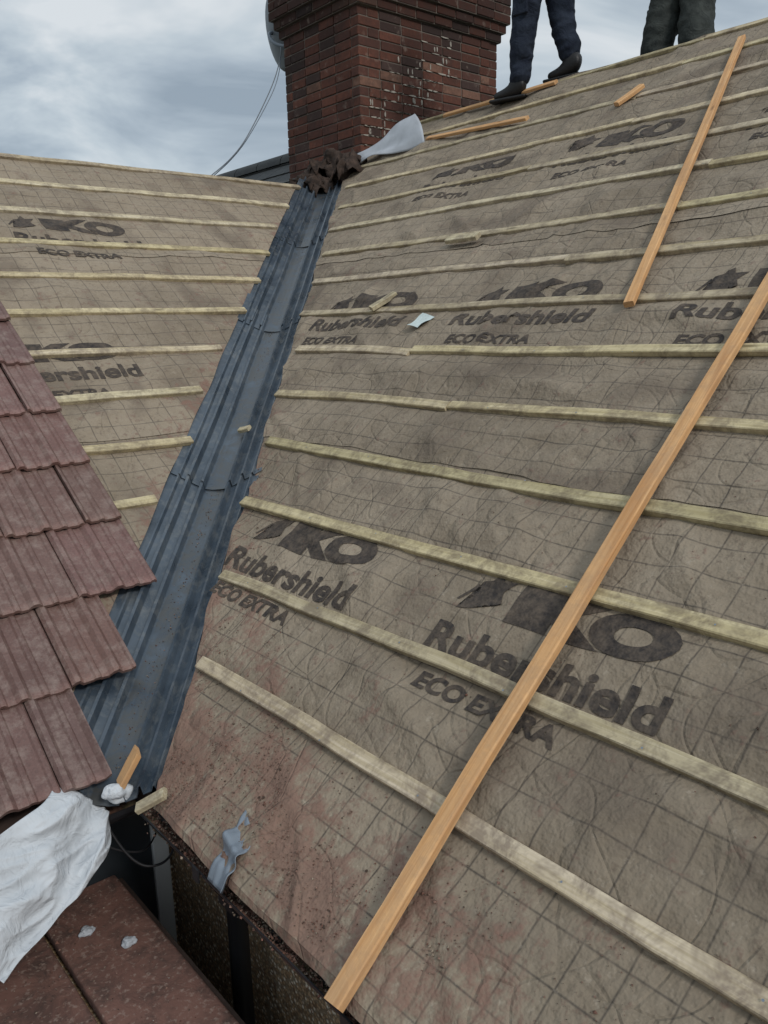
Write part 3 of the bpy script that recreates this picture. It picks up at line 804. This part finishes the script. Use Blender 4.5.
def head(par,c,f,tilt=0):
    f=Vector(f).normalized();s=f.cross(Vector((0,0,1))).normalized();u=s.cross(f).normalized()
    bm=bmesh.new();bmesh.ops.create_uvsphere(bm,u_segments=40,v_segments=28,radius=1);cw=W(*c)
    hair=[]
    for v in bm.verts:
        q=v.co.copy();X,Y,Z=q.x,q.y,q.z
        wx=.076*(1-.22*max(0,-Z));wy=.096*(1-.10*max(0,-Z));wz=.118
        y=Y*wy;x=X*wx;z=Z*wz
        if Y>0:
            y+=.024*math.exp(-((X/.16)**2+((Z+.08)/.20)**2))
            y-=.010*math.exp(-(((abs(X)-.38)/.17)**2+((Z-.06)/.12)**2))
            y+=.008*math.exp(-((X/.3)**2+((Z+.45)/.07)**2))-.006*math.exp(-((X/.3)**2+((Z+.38)/.03)**2))
            y+=.012*math.exp(-((X/.3)**2+((Z+.85)/.2)**2))
        if Z>.25 or (Y<-.1 and Z>-.35): k=1.06+.02*nz(X*8,Y*8,Z*8);x*=k;y*=k;z*=k if Z>0 else 1
        v.co=cw+s*x+f*y+u*z; hair.append((Z>.42) or (Y<-.12 and Z>-.40) )
    me=bpy.data.meshes.new('head')
    bm.verts.index_update()
    mi=[1 if all(hair[v.index] for v in fc.verts) else 0 for fc in bm.faces]
    bm.to_mesh(me);bm.free();me.materials.append(MSK);me.materials.append(MHR)
    for p,i in zip(me.polygons,mi): p.material_index=i;p.use_smooth=True
    link(bpy.data.objects.new('head',me),par)
    for sg in (-1,1):
        blob('ear',cw+s*(.078*sg)-f*.005-u*.005,.010,.020,.032,MSK,3,.1,par,1,3)
        blob('eye',cw+s*(.030*sg)+f*.080+u*.008,.013,.010,.009,MEY,1,.0,par,1,3)
        blob('pupil',cw+s*(.030*sg)+f*.090+u*.008,.005,.004,.005,MHR,1,.0,par,1,3)
def boot(par,ank,toe,nm):
    a=Vector(ank);d=Vector(toe);d=(d-a);d.z=0;d.normalize();z0=toe[2]
    heel=a-d*.05;heel.z=z0+.045
    J={'cuff':((a.x,a.y,a.z+.09),.052),'ank':(tuple(a),.048),'heel':(tuple(heel),.042),'mid':((a.x+d.x*.07,a.y+d.y*.07,z0+.055),(.045,.045)),'ball':((a.x+d.x*.15,a.y+d.y*.15,z0+.042),(.048,.036)),'toe':((a.x+d.x*.20,a.y+d.y*.20,z0+.036),(.040,.030))}
    skin(nm,J,[('cuff','ank'),('ank','heel'),('ank','mid'),('mid','ball'),('ball','toe')],'ank',[MBT],None,2,0,par)
    acc=Acc();s=Vector((-d.y,d.x,0));c=W(a.x+d.x*.08,a.y+d.y*.08,z0+.010);box(acc,c,d*.145,s*.045,Vector((0,0,.012)))
    bevel(acc.obj(nm+'_sole',MBT,par),.012,3)
def pocket(par,c,out,mat):
    out=Vector(out).normalized();s=out.cross(Vector((0,0,1))).normalized();acc=Acc()
    box(acc,W(*c),s*.060,Vector((0,0,.075)),out*.014);box(acc,W(*c)+Vector((0,0,.055))+out*.006,s*.063,Vector((0,0,.024)),out*.014)
    bevel(acc.obj('cargo_pocket',mat,par),.010,3)
def person(J,trs,waist,face,thumb,seed):
    P=empty('roofer')
    E=[('pel','hl'),('hl','kl'),('kl','al'),('pel','hr'),('hr','kr'),('kr','ar'),('pel','bel'),('bel','che'),('che','nk'),('nk','hd'),
       ('che','sl'),('sl','el'),('el','wl'),('che','sr'),('sr','er'),('er','wr')]
    def sel(c):
        if c.z<waist: return 0
        if c.z>J['nk'][0][2]+.02 and (Vector((c.x,c.y))-Vector(J['nk'][0][:2])).length<.12: return 2
        return 1
    skin('clothed_body',J,E,'pel',[trs,MJK,MSK],sel,4,.011,P,seed)
    f=Vector(face).normalized();hc=Vector(J['hd'][0])+f*.02
    head(P,(hc.x,hc.y,hc.z+.09),face)
    for w_,e_,nm in (('wl','el','left_hand'),('wr','er','right_hand')):
        d=Vector(J[w_][0])-Vector(J[e_][0]);hand(P,Vector(J[w_][0])+d.normalized()*.0,d,Vector((0,0,1)) if abs(d.z)<.1 else f,None,nm)
    return P
J1={'pel':((5.055,4.16,2.50),.13),'hl':((4.965,4.175,2.42),.112),'kl':((4.955,4.255,2.01),.088),'al':((4.945,4.275,1.66),.074),
 'hr':((5.145,4.11,2.42),.112),'kr':((5.155,4.07,2.06),.088),'ar':((5.155,3.96,1.78),.074),
 'bel':((5.055,4.19,2.68),(.15,.115)),'che':((5.055,4.25,2.93),(.175,.12)),'nk':((5.055,4.31,3.10),.06),'hd':((5.055,4.34,3.19),.055),
 'sl':((4.88,4.26,3.02),.07),'el':((4.82,4.33,2.74),.052),'wl':((4.84,4.50,2.53),.036),
 'sr':((5.23,4.25,3.02),.07),'er':((5.30,4.22,2.74),.052),'wr':((5.30,4.34,2.50),.036)}
p1=person(J1,MNAV,2.56,(-.25,.95,-.1),None,3)
boot(p1,(4.945,4.275,1.64),(4.90,4.45,1.575),'left_boot');boot(p1,(5.155,3.96,1.765),(5.13,4.13,1.680),'right_boot')
pocket(p1,(4.880,4.215,2.17),(-1,-.15,0),MNAV);pocket(p1,(5.23,4.08,2.2),(1,-.1,0),MNAV)
J2={'pel':((5.52,3.34,2.22),.14),'hl':((5.50,3.43,2.14),.125),'kl':((5.42,3.48,1.78),.112),'al':((5.50,3.50,1.42),.09),
 'hr':((5.52,3.25,2.14),.125),'kr':((5.42,3.19,1.78),.112),'ar':((5.50,3.15,1.42),.09),
 'bel':((5.50,3.34,2.42),(.16,.12)),'che':((5.44,3.34,2.67),(.18,.125)),'nk':((5.40,3.34,2.84),.06),'hd':((5.37,3.34,2.93),.055),
 'sl':((5.44,3.53,2.77),.07),'el':((5.38,3.60,2.53),.052),'wl':((5.14,3.55,2.54),.036),
 'sr':((5.44,3.15,2.77),.07),'er':((5.40,3.07,2.53),.052),'wr':((5.16,3.12,2.54),.036)}
p2=person(J2,MGRN,2.26,(-1,.1,-.2),None,11)
boot(p2,(5.50,3.50,1.42),(5.3,3.51,1.385),'left_boot');boot(p2,(5.50,3.15,1.42),(5.3,3.14,1.385),'right_boot')
pocket(p2,(5.47,3.145,1.97),(0,-1,0),MGRN);pocket(p2,(5.47,3.535,1.97),(0,1,0),MGRN)
# ---------------------------------------------------------------- world, sun
w=bpy.data.worlds.new("World");scene.world=w;w.use_nodes=True;nt=w.node_tree;bg=nt.nodes['Background']
el=math.radians(38);az=math.radians(186)
sky=N(nt,'TexSky',sky_type='NISHITA');sky.sun_disc=False;sky.sun_elevation=el;sky.sun_rotation=az
gen=N(nt,'TexCoord').outputs['Generated']
sp=N(nt,'SeparateXYZ',{0:gen})
den=M(nt,'MAXIMUM',M(nt,'ADD',sp.outputs[2],.22),.05)
cv=N(nt,'CombineXYZ',{0:M(nt,'DIVIDE',sp.outputs[0],den),1:M(nt,'DIVIDE',sp.outputs[1],den),2:0.0}).outputs[0]
n_=N(nt,'TexNoise',{'Vector':cv,'Scale':2.0,'Detail':5.0,'Roughness':.55,'Distortion':.5}).outputs[0]
cl=ramp(nt,n_,[(.34,(.31,.375,.44)),(.45,(.42,.49,.555)),(.55,(.55,.62,.67)),(.66,(.74,.78,.805))])
zen=M(nt,'MULTIPLY_ADD',M(nt,'MULTIPLY',M(nt,'SUBTRACT',sp.outputs[2],.38,clamp=True),1.6),.75,1.0)
clz=N(nt,'VectorMath',{0:cl,'Scale':zen},operation='SCALE').outputs[0]
sk=N(nt,'VectorMath',{0:sky.outputs[0],'Scale':.10},operation='SCALE').outputs[0]
nt.links.new(mix(nt,.90,sk,clz),bg.inputs[0]);bg.inputs[1].default_value=1.0
try: w.cycles.sampling_method='MANUAL';w.cycles.sample_map_resolution=256
except Exception: pass
sl=bpy.data.lights.new('sun','SUN');sl.energy=1.5;sl.angle=math.radians(10);sl.color=(1,.97,.93)
so=link(bpy.data.objects.new('sun',sl))
sdv=Vector((math.sin(az)*math.cos(el),math.cos(az)*math.cos(el),math.sin(el)))
so.rotation_euler=sdv.to_track_quat('Z','Y').to_euler()
# ---------------------------------------------------------------- camera
cam=bpy.data.cameras.new('camera');co=link(bpy.data.objects.new('camera',cam))
r_=Vector((.7630,-.6463,-.0239)).normalized();f_=Vector((.6265,.7477,-.2189));f_=(f_-r_*f_.dot(r_)).normalized();u_=r_.cross(f_)
mt=Matrix((r_,u_,-f_)).transposed().to_4x4();mt.translation=Vector((0,0,H));co.matrix_world=mt
cam.sensor_fit='VERTICAL';cam.sensor_height=24;cam.sensor_width=18;cam.lens=826/1024*24;cam.clip_start=.05;cam.clip_end=1000
scene.camera=co
scene.view_settings.view_transform='Standard';scene.view_settings.look='None';scene.view_settings.exposure=0
